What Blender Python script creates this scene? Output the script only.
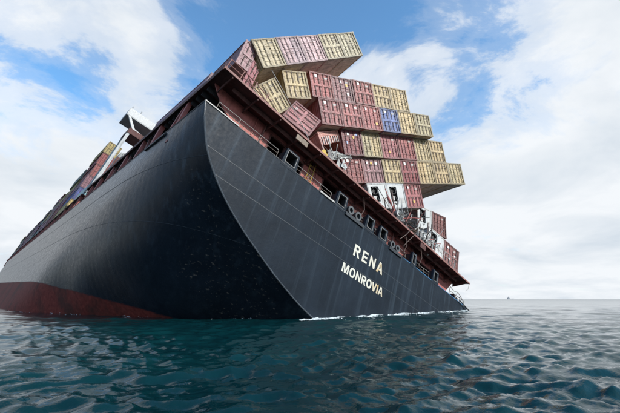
import bpy, math, random
import numpy as np
from mathutils import Matrix, Vector

random.seed(7)
rng = np.random.default_rng(11)
scene = bpy.context.scene
for o in list(bpy.data.objects):
    bpy.data.objects.remove(o)
COL = scene.collection
CAMZ = 1.2                     # eye height above the sea in metres

# ------------------------------------------------------------------ camera
cam_d = bpy.data.cameras.new('camera')
cam_d.sensor_width = 36.0
cam_d.lens = 350.0 / 620.0 * 36.0
cam_d.clip_start = 0.1
cam_d.clip_end = 40000
cam = bpy.data.objects.new('camera', cam_d)
COL.objects.link(cam)
cam.location = (0, 0, CAMZ)
cam.rotation_euler = (math.radians(90 + 14.804), 0, 0)
scene.camera = cam

# ------------------------------------------------------------------ sun and sky
SUN = Vector((0.78, -0.42, 0.52)).normalized()      # towards the sun
sd = bpy.data.lights.new('sun', 'SUN')
sd.energy = 3.6
sd.angle = math.radians(0.6)
sd.color = (1.0, 0.95, 0.88)
sun = bpy.data.objects.new('sun', sd)
COL.objects.link(sun)
sun.rotation_euler = SUN.to_track_quat('Z', 'Y').to_euler()

world = bpy.data.worlds.new('World')
scene.world = world
world.use_nodes = True
nt = world.node_tree
nt.nodes.clear()


def N(t, kind, **kw):
    n = t.nodes.new(kind)
    for k, v in kw.items():
        setattr(n, k, v)
    return n


def math_node(t, op, a, b=None, c=None, clamp=False):
    n = t.nodes.new('ShaderNodeMath')
    n.operation = op
    n.use_clamp = clamp
    for i, x in enumerate((a, b, c)):
        if x is None:
            continue
        if isinstance(x, (int, float)):
            n.inputs[i].default_value = x
        else:
            t.links.new(x, n.inputs[i])
    return n.outputs[0]


def noise(t, vec, scale, detail=4, rough=0.55, dist=0.0, dim='3D'):
    n = t.nodes.new('ShaderNodeTexNoise')
    n.noise_dimensions = dim
    n.inputs['Scale'].default_value = scale
    n.inputs['Detail'].default_value = detail
    n.inputs['Roughness'].default_value = rough
    n.inputs['Distortion'].default_value = dist
    if vec is not None:
        t.links.new(vec, n.inputs['Vector'])
    return n.outputs['Fac']


def ramp(t, fac, stops, interp='LINEAR'):
    n = t.nodes.new('ShaderNodeValToRGB')
    n.color_ramp.interpolation = interp
    el = n.color_ramp.elements
    while len(el) < len(stops):
        el.new(0.5)
    for e, (p, c) in zip(el, stops):
        e.position = p
        e.color = (c, c, c, 1) if isinstance(c, (int, float)) else (*c, 1)
    t.links.new(fac, n.inputs[0])
    return n.outputs[0]


def mix(t, fac, a, b, blend='MIX'):
    n = t.nodes.new('ShaderNodeMix')
    n.data_type = 'RGBA'
    n.blend_type = blend
    for s, x in ((n.inputs[0], fac), (n.inputs[6], a), (n.inputs[7], b)):
        if isinstance(x, (int, float)):
            s.default_value = x
        elif isinstance(x, tuple):
            s.default_value = (*x, 1)
        else:
            t.links.new(x, s)
    return n.outputs[2]


sky = N(nt, 'ShaderNodeTexSky')
sky.sky_type = 'NISHITA'
sky.sun_disc = False
sky.sun_elevation = math.asin(SUN.z)
sky.sun_rotation = math.atan2(SUN.x, SUN.y)
sky.air_density = 1.0
sky.dust_density = 0.6
sky.ozone_density = 1.2
tc = N(nt, 'ShaderNodeTexCoord')
sx = N(nt, 'ShaderNodeSeparateXYZ')
nt.links.new(tc.outputs['Generated'], sx.inputs[0])
X, Y, Z = sx.outputs
zc = math_node(nt, 'MAXIMUM', Z, 0.0)
den = math_node(nt, 'ADD', zc, 0.22)
cu = math_node(nt, 'DIVIDE', X, den)
cv = math_node(nt, 'DIVIDE', Y, den)
cxyz = N(nt, 'ShaderNodeCombineXYZ')
nt.links.new(cu, cxyz.inputs[0])
nt.links.new(cv, cxyz.inputs[1])
CLOUD_OFF = (3.1, 1.7, 0.0)
mp = N(nt, 'ShaderNodeMapping')
mp.inputs['Location'].default_value = CLOUD_OFF
nt.links.new(cxyz.outputs[0], mp.inputs[0])
n_big = noise(nt, mp.outputs[0], 0.9, 3, 0.5, 0.4)
n_mid = noise(nt, mp.outputs[0], 2.3, 14, 0.66, 0.35)
# cloud cover: patchy overhead, a deck of cloud towards the horizon
hz = ramp(nt, zc, [(0.0, 0.30), (0.18, 0.22), (0.45, 0.05), (0.75, 0.0)])
cover = math_node(nt, 'ADD', math_node(nt, 'MULTIPLY', n_big, 0.30), math_node(nt, 'MULTIPLY', n_mid, 0.95))
cover = math_node(nt, 'ADD', cover, hz)
# banks of cloud and clear gaps: direction, angular radius in degrees, weight
BANKS = [((-0.60, 0.64, 0.55), 8, -0.13), ((-0.44, 0.74, 0.50), 7, -0.10), ((-0.52, 0.58, 0.70), 12, 0.10), ((-0.34, 0.72, 0.62), 9, 0.12), ((-0.66, 0.68, 0.34), 20, 0.18),
         ((-0.12, 0.72, 0.70), 11, -0.10), ((0.12, 0.72, 0.68), 13, -0.10), ((0.30, 0.75, 0.60), 12, -0.12),
         ((0.145, 0.83, 0.555), 4.5, 0.20), ((0.29, 0.80, 0.55), 4.0, 0.14), ((0.52, 0.78, 0.38), 21, 0.19), ((0.56, 0.70, 0.45), 13, 0.06)]
for bd, rad, amp in BANKS:
    vd = N(nt, 'ShaderNodeVectorMath', operation='DOT_PRODUCT')
    nt.links.new(tc.outputs['Generated'], vd.inputs[0])
    vd.inputs[1].default_value = Vector(bd).normalized()
    mr = N(nt, 'ShaderNodeMapRange', interpolation_type='SMOOTHERSTEP')
    mr.inputs['From Min'].default_value = math.cos(math.radians(rad * 1.7))
    mr.inputs['From Max'].default_value = 1.0
    mr.inputs['To Min'].default_value = 0.0
    mr.inputs['To Max'].default_value = amp
    nt.links.new(vd.outputs['Value'], mr.inputs['Value'])
    cover = math_node(nt, 'ADD', cover, mr.outputs[0])
mask = ramp(nt, cover, [(0.605, 0.03), (0.695, 0.22), (0.80, 0.78), (0.95, 1.0)], 'EASE')
n_sh = noise(nt, mp.outputs[0], 1.7, 6, 0.55, 0.4)
ccol = ramp(nt, n_sh, [(0.26, (3.20, 3.58, 3.98)), (0.58, (4.45, 4.62, 4.80))])
skyb = mix(nt, 1.0, sky.outputs[0], (0.66, 1.10, 1.30), 'MULTIPLY')
skyc = mix(nt, mask, skyb, ccol)
bg = N(nt, 'ShaderNodeBackground')
bg.inputs['Strength'].default_value = 0.15
nt.links.new(skyc, bg.inputs['Color'])
wo = N(nt, 'ShaderNodeOutputWorld')
nt.links.new(bg.outputs[0], wo.inputs[0])

scene.view_settings.view_transform = 'Standard'
scene.view_settings.look = 'None'
scene.view_settings.gamma = 1.0
scene.view_settings.exposure = 0.45
scene.view_settings.use_curve_mapping = False
scene.render.engine = 'CYCLES'


# ------------------------------------------------------------------ mesh helpers
class MB:
    """collects shapes that become ONE mesh object"""
    def __init__(self):
        self.v = []
        self.f = []

    def add(self, vs, fs):
        o = len(self.v)
        self.v += [tuple(p) for p in vs]
        self.f += [tuple(i + o for i in f) for f in fs]
        return self

    def box(self, a, b):
        (x0, y0, z0), (x1, y1, z1) = a, b
        return self.add([(x0, y0, z0), (x1, y0, z0), (x1, y1, z0), (x0, y1, z0),
                         (x0, y0, z1), (x1, y0, z1), (x1, y1, z1), (x0, y1, z1)],
                        [(0, 3, 2, 1), (4, 5, 6, 7), (0, 1, 5, 4), (1, 2, 6, 5), (2, 3, 7, 6), (3, 0, 4, 7)])

    def bar(self, p, q, w, h=None, up=(0, 0, 1)):
        """square bar from p to q"""
        h = h or w
        p, q = Vector(p), Vector(q)
        d = (q - p).normalized()
        u = Vector(up)
        if abs(d.dot(u)) > 0.95:
            u = Vector((0, 1, 0))
        a = d.cross(u).normalized() * w / 2
        b = a.cross(d).normalized() * h / 2
        vs = [p - a - b, p + a - b, p + a + b, p - a + b, q - a - b, q + a - b, q + a + b, q - a + b]
        return self.add(vs, [(0, 1, 2, 3), (7, 6, 5, 4), (0, 4, 5, 1), (1, 5, 6, 2), (2, 6, 7, 3), (3, 7, 4, 0)])

    def tube(self, pts, r, n=8, closed=False):
        pts = [Vector(p) for p in pts]
        rings = []
        for i, p in enumerate(pts):
            a = pts[max(i - 1, 0)]
            b = pts[min(i + 1, len(pts) - 1)]
            d = (b - a).normalized()
            u = Vector((0, 0, 1)) if abs(d.z) < 0.9 else Vector((0, 1, 0))
            e1 = d.cross(u).normalized()
            e2 = d.cross(e1)
            rr = r[i] if isinstance(r, (list, tuple)) else r
            rings.append([p + (e1 * math.cos(t) + e2 * math.sin(t)) * rr for t in [2 * math.pi * k / n for k in range(n)]])
        vs = [v for g in rings for v in g]
        fs = []
        for i in range(len(rings) - 1):
            for k in range(n):
                fs.append((i * n + k, i * n + (k + 1) % n, (i + 1) * n + (k + 1) % n, (i + 1) * n + k))
        fs.append(tuple(range(n))[::-1])
        fs.append(tuple((len(rings) - 1) * n + k for k in range(n)))
        return self.add(vs, fs)

    def prism(self, poly, y0, y1, holes=None):
        """poly in (x,z), extruded along y"""
        n = len(poly)
        vs = [(x, y0, z) for x, z in poly] + [(x, y1, z) for x, z in poly]
        fs = [tuple(range(n)), tuple(range(2 * n - 1, n - 1, -1))]
        for i in range(n):
            j = (i + 1) % n
            fs.append((i, i + n, j + n, j))
        return self.add(vs, fs)

    def frame(self, outer, inner, y0, y1):
        """a ring: outer and inner outlines of equal count in (x,z), extruded along y"""
        n = len(outer)
        vs = [(x, y0, z) for x, z in outer] + [(x, y0, z) for x, z in inner] + \
             [(x, y1, z) for x, z in outer] + [(x, y1, z) for x, z in inner]
        fs = []
        for i in range(n):
            j = (i + 1) % n
            fs += [(i, j, j + n, i + n), (i + 2 * n, i + 3 * n, j + 3 * n, j + 2 * n),
                   (i, i + 2 * n, j + 2 * n, j), (i + n, j + n, j + 3 * n, i + 3 * n)]
        return self.add(vs, fs)

    def mesh(self, name, smooth=False):
        m = bpy.data.meshes.new(name)
        m.from_pydata(self.v, [], self.f)
        m.validate()
        if smooth:
            m.polygons.foreach_set('use_smooth', [True] * len(m.polygons))
        m.update()
        return m

    def build(self, name, mat, parent=None, smooth=False):
        return obj(name, self.mesh(name, smooth), mat, parent)


def obj(name, mesh, mat=None, parent=None, color=None):
    o = bpy.data.objects.new(name, mesh)
    COL.objects.link(o)
    if mat is not None and mesh is not None and len(mesh.materials) == 0:
        mesh.materials.append(mat)
    if parent is not None:
        o.parent = parent
    if color is not None:
        o.color = (*color, 1)
    return o


def tag(o, label=None, cat=None, group=None, kind=None):
    if label:
        o['label'] = label
    if cat:
        o['category'] = cat
    if group:
        o['group'] = group
    if kind:
        o['kind'] = kind
    return o


def empty(name, matrix):
    o = bpy.data.objects.new(name, None)
    COL.objects.link(o)
    o.empty_display_size = 0.5
    o.matrix_world = matrix
    return o


# ------------------------------------------------------------------ materials
def new_mat(name):
    m = bpy.data.materials.new(name)
    m.use_nodes = True
    t = m.node_tree
    return m, t, t.nodes['Principled BSDF']


def setv(b, **kw):
    for k, v in kw.items():
        k = k.replace('_', ' ')
        b.inputs[k].default_value = (*v, 1) if isinstance(v, tuple) else v


def bump(t, b, h, strength, dist):
    n = t.nodes.new('ShaderNodeBump')
    n.inputs['Strength'].default_value = strength
    n.inputs['Distance'].default_value = dist
    t.links.new(h, n.inputs['Height'])
    t.links.new(n.outputs[0], b.inputs['Normal'])


def coords(t, scale=(1, 1, 1), loc=(0, 0, 0), rnd=False):
    c = t.nodes.new('ShaderNodeTexCoord')
    m = t.nodes.new('ShaderNodeMapping')
    m.inputs['Scale'].default_value = scale
    m.inputs['Location'].default_value = loc
    t.links.new(c.outputs['Object'], m.inputs[0])
    if rnd:
        oi = t.nodes.new('ShaderNodeObjectInfo')
        v = t.nodes.new('ShaderNodeVectorMath')
        v.operation = 'ADD'
        k = math_node(t, 'MULTIPLY', oi.outputs['Random'], 57.0)
        t.links.new(m.outputs[0], v.inputs[0])
        t.links.new(k, v.inputs[1])
        return v.outputs[0]
    return m.outputs[0]


def weathered(name, color=None, rust=0.35, rough=0.55, rust_col=(0.10, 0.035, 0.018), fade=0.25, streak=6.0, stain=0.5):
    """painted steel: faded paint, rust blotches, runs; colour from the object when none is given"""
    m, t, b = new_mat(name)
    if color is None:
        oi = t.nodes.new('ShaderNodeObjectInfo')
        base = oi.outputs['Color']
    else:
        rgb = t.nodes.new('ShaderNodeRGB')
        rgb.outputs[0].default_value = (*color, 1)
        base = rgb.outputs[0]
    c1 = coords(t, (1, 1, 1), rnd=True)
    c2 = coords(t, (streak, streak, 0.5), rnd=True)
    n1 = noise(t, c1, 1.3, 6, 0.6)
    n2 = noise(t, c2, 1.0, 4, 0.6)
    n3 = noise(t, c1, 9.0, 5, 0.65)
    lum = ramp(t, n1, [(0.25, 1.0 - fade), (0.75, 1.0 + fade)])
    c = mix(t, 1.0, base, lum, 'MULTIPLY')
    st = ramp(t, n2, [(0.45, 1.0), (0.75, 1.0 - stain)])
    c = mix(t, 1.0, c, st, 'MULTIPLY')
    rm = ramp(t, math_node(t, 'ADD', math_node(t, 'MULTIPLY', n3, 0.6), math_node(t, 'MULTIPLY', n2, 0.4)),
              [(0.66 - 0.14 * rust, 0.0), (0.74 - 0.10 * rust, 0.85)])
    c = mix(t, rm, c, rust_col)
    t.links.new(c, b.inputs['Base Color'])
    rr = ramp(t, n3, [(0.3, rough - 0.1), (0.7, rough + 0.2)])
    t.links.new(rr, b.inputs['Roughness'])
    bump(t, b, n3, 0.25, 0.01)
    return m


M_PAINT = weathered('container_paint', None, 0.62, 0.55, fade=0.32, stain=0.6)
M_BAR = weathered('locking_bar_steel', (0.095, 0.06, 0.05), 0.6, 0.6)
M_FLOOR = weathered('container_floor_steel', (0.56, 0.46, 0.37), 0.25, 0.7, streak=3)
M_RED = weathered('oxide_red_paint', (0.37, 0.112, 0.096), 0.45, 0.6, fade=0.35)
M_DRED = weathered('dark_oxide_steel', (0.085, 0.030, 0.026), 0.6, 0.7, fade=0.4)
M_WHITE = weathered('white_ship_paint', (0.40, 0.415, 0.42), 0.15, 0.45, fade=0.06, stain=0.2)
M_GREY = weathered('light_grey_paint', (0.27, 0.29, 0.30), 0.2, 0.5, fade=0.15)
M_DARK = weathered('dark_fittings_and_shade', (0.025, 0.024, 0.026), 0.4, 0.6)
M_PINK = weathered('faded_red_edge_paint', (0.24, 0.105, 0.09), 0.4, 0.6)
M_BLUE = weathered('blue_edge_paint', (0.03, 0.16, 0.33), 0.15, 0.5)
M_REEF = weathered('white_reefer_paint', (0.45, 0.46, 0.45), 0.12, 0.45, fade=0.07, stain=0.25)
M_GALV = weathered('galvanised_steel', (0.40, 0.39, 0.37), 0.4, 0.5)
M_YEL = weathered('yellow_paint', (0.45, 0.30, 0.05), 0.4, 0.6)
M_TARP_GLINT = weathered('torn_sheet_and_glint_white', (0.62, 0.62, 0.60), 0.05, 0.7, fade=0.12)
M_CRUM = weathered('crumpled_sheet_metal', (0.20, 0.19, 0.185), 0.5, 0.75)
M_WRAP = weathered('soiled_wrapping', (0.40, 0.40, 0.39), 0.2, 0.75, fade=0.25)
M_TEAL = weathered('teal_paint', (0.20, 0.36, 0.38), 0.2, 0.5)


def hull_material(name='hull_paint', r0=0.20, r1=0.38, spec=0.075, scuffs=0.5, runs=0.95):
    m, t, b = new_mat(name)
    tcn = t.nodes.new('ShaderNodeTexCoord')
    s = t.nodes.new('ShaderNodeSeparateXYZ')
    t.links.new(tcn.outputs['Object'], s.inputs[0])
    c1 = coords(t, (1, 1, 1))
    cs = coords(t, (1.5, 1.5, 0.07))
    cf = coords(t, (9, 9, 0.5))
    n1 = noise(t, c1, 0.35, 7, 0.62)
    ns = noise(t, cs, 1.0, 5, 0.6)
    nf = noise(t, cf, 1.0, 4, 0.6)
    n3 = noise(t, c1, 3.5, 6, 0.65)
    black = mix(t, ramp(t, n1, [(0.3, 0.0), (0.75, 1.0)]), (0.0068, 0.0108, 0.0165), (0.0145, 0.0225, 0.0340))
    # pale salt and rust-water runs, stronger near the top edge
    zt = ramp(t, math_node(t, 'MULTIPLY_ADD', s.outputs[2], 0.1, 1.0), [(0.15, 0.12), (0.60, 0.45), (1.0, 1.0)])
    run = math_node(t, 'MULTIPLY', ramp(t, ns, [(0.53, 0.0), (0.72, runs)]), zt)
    black = mix(t, run, black, (0.062, 0.088, 0.115))
    fine = math_node(t, 'MULTIPLY', ramp(t, nf, [(0.58, 0.0), (0.78, 0.45)]), zt)
    black = mix(t, fine, black, (0.055, 0.063, 0.072))
    # scuffs of bare primer
    sc = coords(t, (1.6, 1.6, 3.2))
    scn = noise(t, sc, 2.3, 5, 0.7)
    scm = noise(t, c1, 0.22, 2, 0.5)
    scuff = math_node(t, 'MULTIPLY', ramp(t, scn, [(0.615, 0.0), (0.645, scuffs)]), ramp(t, scm, [(0.50, 0.0), (0.60, 1.0)]))
    black = mix(t, scuff, black, (0.20, 0.175, 0.15))
    sp = noise(t, coords(t, (1, 1, 0.8)), 6.5, 3, 0.6)
    black = mix(t, ramp(t, sp, [(0.70, 0.0), (0.73, 0.6)]), black, (0.006, 0.007, 0.008))
    red = mix(t, ramp(t, n3, [(0.35, 0.0), (0.7, 1.0)]), (0.12, 0.025, 0.021), (0.23, 0.054, 0.043))
    red = mix(t, ramp(t, n1, [(0.50, 0.0), (0.64, 0.75)]), red, (0.05, 0.028, 0.024))
    wob = math_node(t, 'MULTIPLY_ADD', math_node(t, 'ADD', n3, n1), 0.20, s.outputs[2])
    isred = ramp(t, math_node(t, 'MULTIPLY_ADD', wob, -10.0, -98.5), [(0.0, 0.0), (1.0, 1.0)])
    col = mix(t, isred, black, red)
    t.links.new(col, b.inputs['Base Color'])
    ro = mix(t, isred, ramp(t, n3, [(0.3, r0), (0.7, r1)]), (0.75, 0.75, 0.75))
    t.links.new(ro, b.inputs['Roughness'])
    t.links.new(math_node(t, 'MULTIPLY_ADD', isred, 0.10 - spec, spec), b.inputs['Specular IOR Level'])
    # plating dented between frames, plus plate laps
    w = t.nodes.new('ShaderNodeTexWave')
    w.wave_type = 'BANDS'
    w.bands_direction = 'Y'
    w.inputs['Scale'].default_value = 0.42
    w.inputs['Distortion'].default_value = 2.5
    w.inputs['Detail'].default_value = 3
    w.inputs['Detail Scale'].default_value = 0.7
    t.links.new(c1, w.inputs['Vector'])
    h = math_node(t, 'MULTIPLY_ADD', w.outputs['Fac'], 0.045, math_node(t, 'MULTIPLY', n1, 0.75))
    h = math_node(t, 'MULTIPLY_ADD', n3, 0.03, h)
    h = math_node(t, 'MULTIPLY_ADD', scn, 0.10, h)
    bump(t, b, h, 0.42, 0.13)
    return m


M_HULL = hull_material()
M_TRANSOM = hull_material('transom_paint', 0.42, 0.58, 0.12, 0.0, 0.6)


def letter_material():
    m, t, b = new_mat('white_letter_paint')
    tcn = t.nodes.new('ShaderNodeTexCoord')
    g = t.nodes.new('ShaderNodeNewGeometry')
    oi = t.nodes.new('ShaderNodeObjectInfo')
    n = noise(t, g.outputs['Position'], 2.5, 5, 0.6)
    sep = t.nodes.new('ShaderNodeSeparateColor')
    t.links.new(oi.outputs['Color'], sep.inputs[0])
    k = math_node(t, 'MULTIPLY', ramp(t, n, [(0.40, 0.15), (0.60, 1.0)]), sep.outputs[0])
    c = mix(t, k, (0.56, 0.55, 0.48), (0.46, 0.31, 0.12))
    n2 = noise(t, g.outputs['Position'], 11, 4, 0.6)
    c = mix(t, ramp(t, n2, [(0.62, 0.0), (0.70, 0.6)]), c, (0.12, 0.12, 0.12))
    t.links.new(c, b.inputs['Base Color'])
    setv(b, Roughness=0.6)
    return m


M_LET = letter_material()


def sea_material():
    m, t, b = new_mat('sea_water')
    g = t.nodes.new('ShaderNodeNewGeometry')
    pos = g.outputs['Position']

    def mapped(scale, rot=0.0):
        mm = t.nodes.new('ShaderNodeMapping')
        mm.inputs['Scale'].default_value = scale
        mm.inputs['Rotation'].default_value = (0, 0, rot)
        t.links.new(pos, mm.inputs[0])
        return mm.outputs[0]
    n1 = noise(t, mapped((3.1, 4.4, 1), 0.3), 1.0, 4, 0.6, 0.3)
    n2 = noise(t, mapped((9.0, 12.0, 1), -0.4), 1.0, 3, 0.6, 0.3)
    n3 = noise(t, mapped((0.05, 0.09, 1), 0.2), 1.0, 3, 0.5)
    col = mix(t, ramp(t, n3, [(0.35, 0.0), (0.65, 1.0)]), (0.0013, 0.018, 0.022), (0.0025, 0.036, 0.038))
    t.links.new(col, b.inputs['Base Color'])
    setv(b, IOR=1.333)
    # far off the unresolved chop acts as a rougher surface
    ln = t.nodes.new('ShaderNodeVectorMath')
    ln.operation = 'LENGTH'
    t.links.new(pos, ln.inputs[0])
    far_ = math_node(t, 'DIVIDE', ln.outputs['Value'], 400.0)
    t.links.new(ramp(t, far_, [(0.0, 0.03), (0.10, 0.05), (0.35, 0.12), (1.0, 0.17)]), b.inputs['Roughness'])
    h = math_node(t, 'MULTIPLY_ADD', n2, 0.45, math_node(t, 'MULTIPLY', n1, 0.6))
    bump(t, b, h, 0.40, 0.035)
    return m


M_SEA = sea_material()


def foam_material():
    m, t, b = new_mat('sea_foam')
    setv(b, Base_Color=(0.72, 0.78, 0.78), Roughness=0.8)
    return m


M_FOAM = foam_material()

# ------------------------------------------------------------------ the sea
NW = 66
lam = np.exp(np.linspace(math.log(0.22), math.log(5.0), NW)) * rng.uniform(0.94, 1.06, NW)
wdir = math.radians(266) + rng.normal(0, 1.0, NW) * np.interp(lam, [0.2, 0.6, 1.5, 5.0], [0.75, 0.55, 0.38, 0.28])
wk = 2 * math.pi / lam
wamp = 0.0120 * lam * rng.uniform(0.6, 1.4, NW)
wamp *= np.interp(lam, [0.2, 0.4, 0.7, 1.3, 2.2, 5.0], [2.3, 2.3, 1.7, 0.85, 0.38, 0.18])
wph = rng.uniform(0, 2 * math.pi, NW)
gph = rng.uniform(0, 2 * math.pi, (NW, 3))
gdr = rng.uniform(0, 2 * math.pi, NW)


def sea_height(x, y, cell=None):
    """wind chop: wave trains with peaked crests that come and go in groups"""
    x = np.asarray(x, float)
    y = np.asarray(y, float)
    z = np.zeros_like(x)
    wx = x + 0.25 * np.sin(0.8 * y + 0.5 * x)
    wy = y + 0.22 * np.sin(0.7 * x - 0.4 * y + 2.0) + 0.06 * np.sin(2.3 * x + 1.1 * y)
    for i in range(NW):
        ph = wk[i] * (wx * math.cos(wdir[i]) + wy * math.sin(wdir[i])) + wph[i]
        a = wamp[i]
        if cell is not None:
            a = a * np.clip(lam[i] / (cell * 2.2) - 1.0, 0, 1)
        gk = wk[i] / 5.0
        grp = 0.55 + 0.45 * np.sin(gk * (x * math.cos(gdr[i]) + y * math.sin(gdr[i])) + gph[i, 0]) * np.sin(gk * 0.7 * (y * math.cos(gdr[i]) - x * math.sin(gdr[i])) + gph[i, 1])
        z += a * grp * 2.0 * (0.64 - np.sqrt(np.sin(ph / 2) ** 2 + 0.006))
    return z


def build_sea():
    r = [0.9]
    while r[-1] < 160:
        r.append(r[-1] * 1.0085)
    g = 1.012
    while r[-1] < 22000:
        r.append(r[-1] * g)
        g = min(g * 1.01, 1.25)
    r = np.array(r)
    a1 = np.radians(np.linspace(-62, 62, 1000))
    a2 = np.radians(np.linspace(62, 298, 130))[1:-1]
    a = np.concatenate([a1, a2])
    nr, na = len(r), len(a)
    A, Rr = np.meshgrid(a, r)
    x = Rr * np.sin(A)
    y = Rr * np.cos(A)
    dr = np.gradient(r)
    cell = np.maximum(dr[:, None] * np.ones((1, na)), Rr * np.gradient(np.unwrap(a))[None, :] * 1.0)
    z = sea_height(x, y, cell)
    z *= np.clip(1.0 - (Rr - 200) / 600, 0.0, 1.0)
    v = np.stack([x, y, z], -1).reshape(-1, 3)
    v = np.concatenate([v, [[0, 0, 0]]])
    i, j = np.meshgrid(np.arange(nr - 1), np.arange(na), indexing='ij')
    j2 = (j + 1) % na
    q = np.stack([i * na + j, (i + 1) * na + j, (i + 1) * na + j2, i * na + j2], -1).reshape(-1, 4)
    q = q[:, ::-1]
    me = bpy.data.meshes.new('sea')
    nq = len(q)
    c = len(v) - 1
    jj = np.arange(na)
    tri = np.stack([np.full(na, c), (jj + 1) % na, jj], -1)
    me.vertices.add(len(v))
    me.vertices.foreach_set('co', v.ravel())
    me.loops.add(nq * 4 + na * 3)
    me.loops.foreach_set('vertex_index', np.concatenate([q.ravel(), tri.ravel()]).astype(np.int32))
    me.polygons.add(nq + na)
    ls = np.concatenate([np.arange(nq) * 4, nq * 4 + np.arange(na) * 3])
    me.polygons.foreach_set('loop_start', ls.astype(np.int32))
    me.update(calc_edges=True)
    me.validate()
    me.polygons.foreach_set('use_smooth', np.ones(nq + na, dtype=bool))
    # make sure the surface faces up
    me.update()
    if me.polygons[nq // 2].normal.z < 0:
        me.flip_normals()
    tag(obj('sea', me, M_SEA), 'choppy dark teal sea reaching to the horizon', kind='structure')


build_sea()

# ------------------------------------------------------------------ the ship: u to starboard, v forward, w up
AX_S = Vector((0.68081, 0.64125, -0.35397))
AX_F = Vector((-0.6768, 0.73552, 0.03074))
AX_U = Vector((0.28007, 0.21864, 0.93475))
C0 = Vector((5.1595, 27.293, 4.5515 + CAMZ))


def pose(ax, ay, t):
    ax = Vector(ax).normalized()
    ay = Vector(ay)
    ay = (ay - ax * ay.dot(ax)).normalized()
    az = ax.cross(ay)
    return Matrix(((ax.x, ay.x, az.x, t[0]), (ax.y, ay.y, az.y, t[1]), (ax.z, ay.z, az.z, t[2]), (0, 0, 0, 1)))


SHIP_M = pose(AX_S, AX_F, C0)
ship = empty('container_ship', SHIP_M)
tag(ship, 'black hulled container ship heeled far over to its right with its stern awash', 'ship')


def ship_pt(u, v, w):
    return SHIP_M @ Vector((u, v, w))


TOP = 0.25
SEC = [
    (0.0, [(16.1, TOP), (15.62, -0.8), (14.75, -2.2), (13.5, -3.45), (11.75, -4.65), (9.45, -5.8), (6.95, -6.85), (4.25, -7.65), (0, -8.2)]),
    (6.5, [(16.1, TOP), (15.9, -1.8), (15.5, -3.6), (14.8, -5.4), (13.6, -7.3), (11.9, -8.9), (9.8, -10.1), (6, -11.3), (0, -12)]),
    (12.0, [(16.1, TOP), (16.05, -2.6), (15.9, -4.4), (15.4, -6.3), (14.4, -8.1), (12.3, -10), (9, -12.1), (4, -13.8), (0, -14.5)]),
    (18.0, [(16.1, TOP), (16.1, -3.0), (16.0, -5.5), (15.6, -7.6), (14.4, -10), (12.5, -12.3), (9, -14.6), (4, -16.6), (0, -17.4)]),
    (26.0, [(16.1, TOP), (16.1, -3.5), (16.1, -7), (16.0, -10), (15.3, -12.4), (13.6, -14.8), (10, -17.0), (5, -18.3), (0, -18.6)]),
    (40.0, [(16.1, TOP), (16.1, -4), (16.1, -8), (16.1, -12), (15.8, -14.6), (14.6, -16.8), (11, -18.4), (5, -18.75), (0, -18.8)]),
    (60.0, [(16.1, TOP), (16.1, -4), (16.1, -8.5), (16.1, -13), (16.0, -15.6), (15.2, -17.6), (12, -18.6), (6, -18.8), (0, -18.8)]),
    (190.0, [(16.1, TOP), (16.1, -4), (16.1, -8.5), (16.1, -13), (15.9, -15.6), (15.0, -17.6), (12, -18.6), (6, -18.8), (0, -18.8)]),
    (214.0, [(15.7, TOP), (15.2, -4), (14.5, -8.5), (13.6, -13), (12.8, -15.6), (11.5, -17.6), (9, -18.6), (4, -18.8), (0, -18.8)]),
    (234.0, [(13.6, 1.6), (11.8, -4), (10.0, -8.5), (8.6, -13), (7.8, -15.6), (6.8, -17.6), (5, -18.6), (2, -18.8), (0, -18.8)]),
    (249.0, [(8.6, 3.2), (6.2, -4), (4.6, -8.5), (3.6, -13), (3.2, -15.6), (2.8, -17.6), (2, -18.6), (1, -18.8), (0, -18.8)]),
    (262.0, [(0.4, 4.5), (0.3, -4), (0.3, -8.5), (0.3, -13), (0.3, -15.6), (0.3, -17.6), (0.2, -18.4), (0.1, -18.5), (0, -18.5)]),
]


def catmull(P, n):
    P = np.array(P, float)
    out = []
    for i in range(len(P) - 1):
        p0 = P[max(i - 1, 0)]
        p1, p2 = P[i], P[i + 1]
        p3 = P[min(i + 2, len(P) - 1)]
        for t in np.linspace(0, 1, n, endpoint=False):
            out.append(0.5 * ((2 * p1) + (-p0 + p2) * t + (2 * p0 - 5 * p1 + 4 * p2 - p3) * t * t + (-p0 + 3 * p1 - 3 * p2 + p3) * t ** 3))
    out.append(P[-1])
    return np.array(out)


secs = [(v, catmull(s, 6)) for v, s in SEC]
vs_k = np.array([v for v, _ in secs])
G = np.stack([s for _, s in secs])              # station, point, (u,w)
stations = np.unique(np.concatenate([np.linspace(0, 30, 41), np.linspace(30, 190, 40), np.linspace(190, 262, 34)]))
GG = np.zeros((len(stations), G.shape[1], 2))
# monotone-ish interpolation along the length (finite-difference Hermite)
mk = np.zeros_like(G)
for i in range(1, len(vs_k) - 1):
    d0 = (G[i] - G[i - 1]) / (vs_k[i] - vs_k[i - 1])
    d1 = (G[i + 1] - G[i]) / (vs_k[i + 1] - vs_k[i])
    mk[i] = np.where(d0 * d1 > 0, 2 * d0 * d1 / (d0 + d1 + np.where(np.abs(d0 + d1) < 1e-9, 1e-9, 0)), 0)
mk[0] = (G[1] - G[0]) / (vs_k[1] - vs_k[0])
mk[-1] = (G[-1] - G[-2]) / (vs_k[-1] - vs_k[-2])
for si, v in enumerate(stations):
    i = min(max(np.searchsorted(vs_k, v, side='right') - 1, 0), len(vs_k) - 2)
    h = vs_k[i + 1] - vs_k[i]
    t = (v - vs_k[i]) / h
    GG[si] = (2 * t ** 3 - 3 * t * t + 1) * G[i] + (t ** 3 - 2 * t * t + t) * h * mk[i] + (-2 * t ** 3 + 3 * t * t) * G[i + 1] + (t ** 3 - t * t) * h * mk[i + 1]


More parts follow.
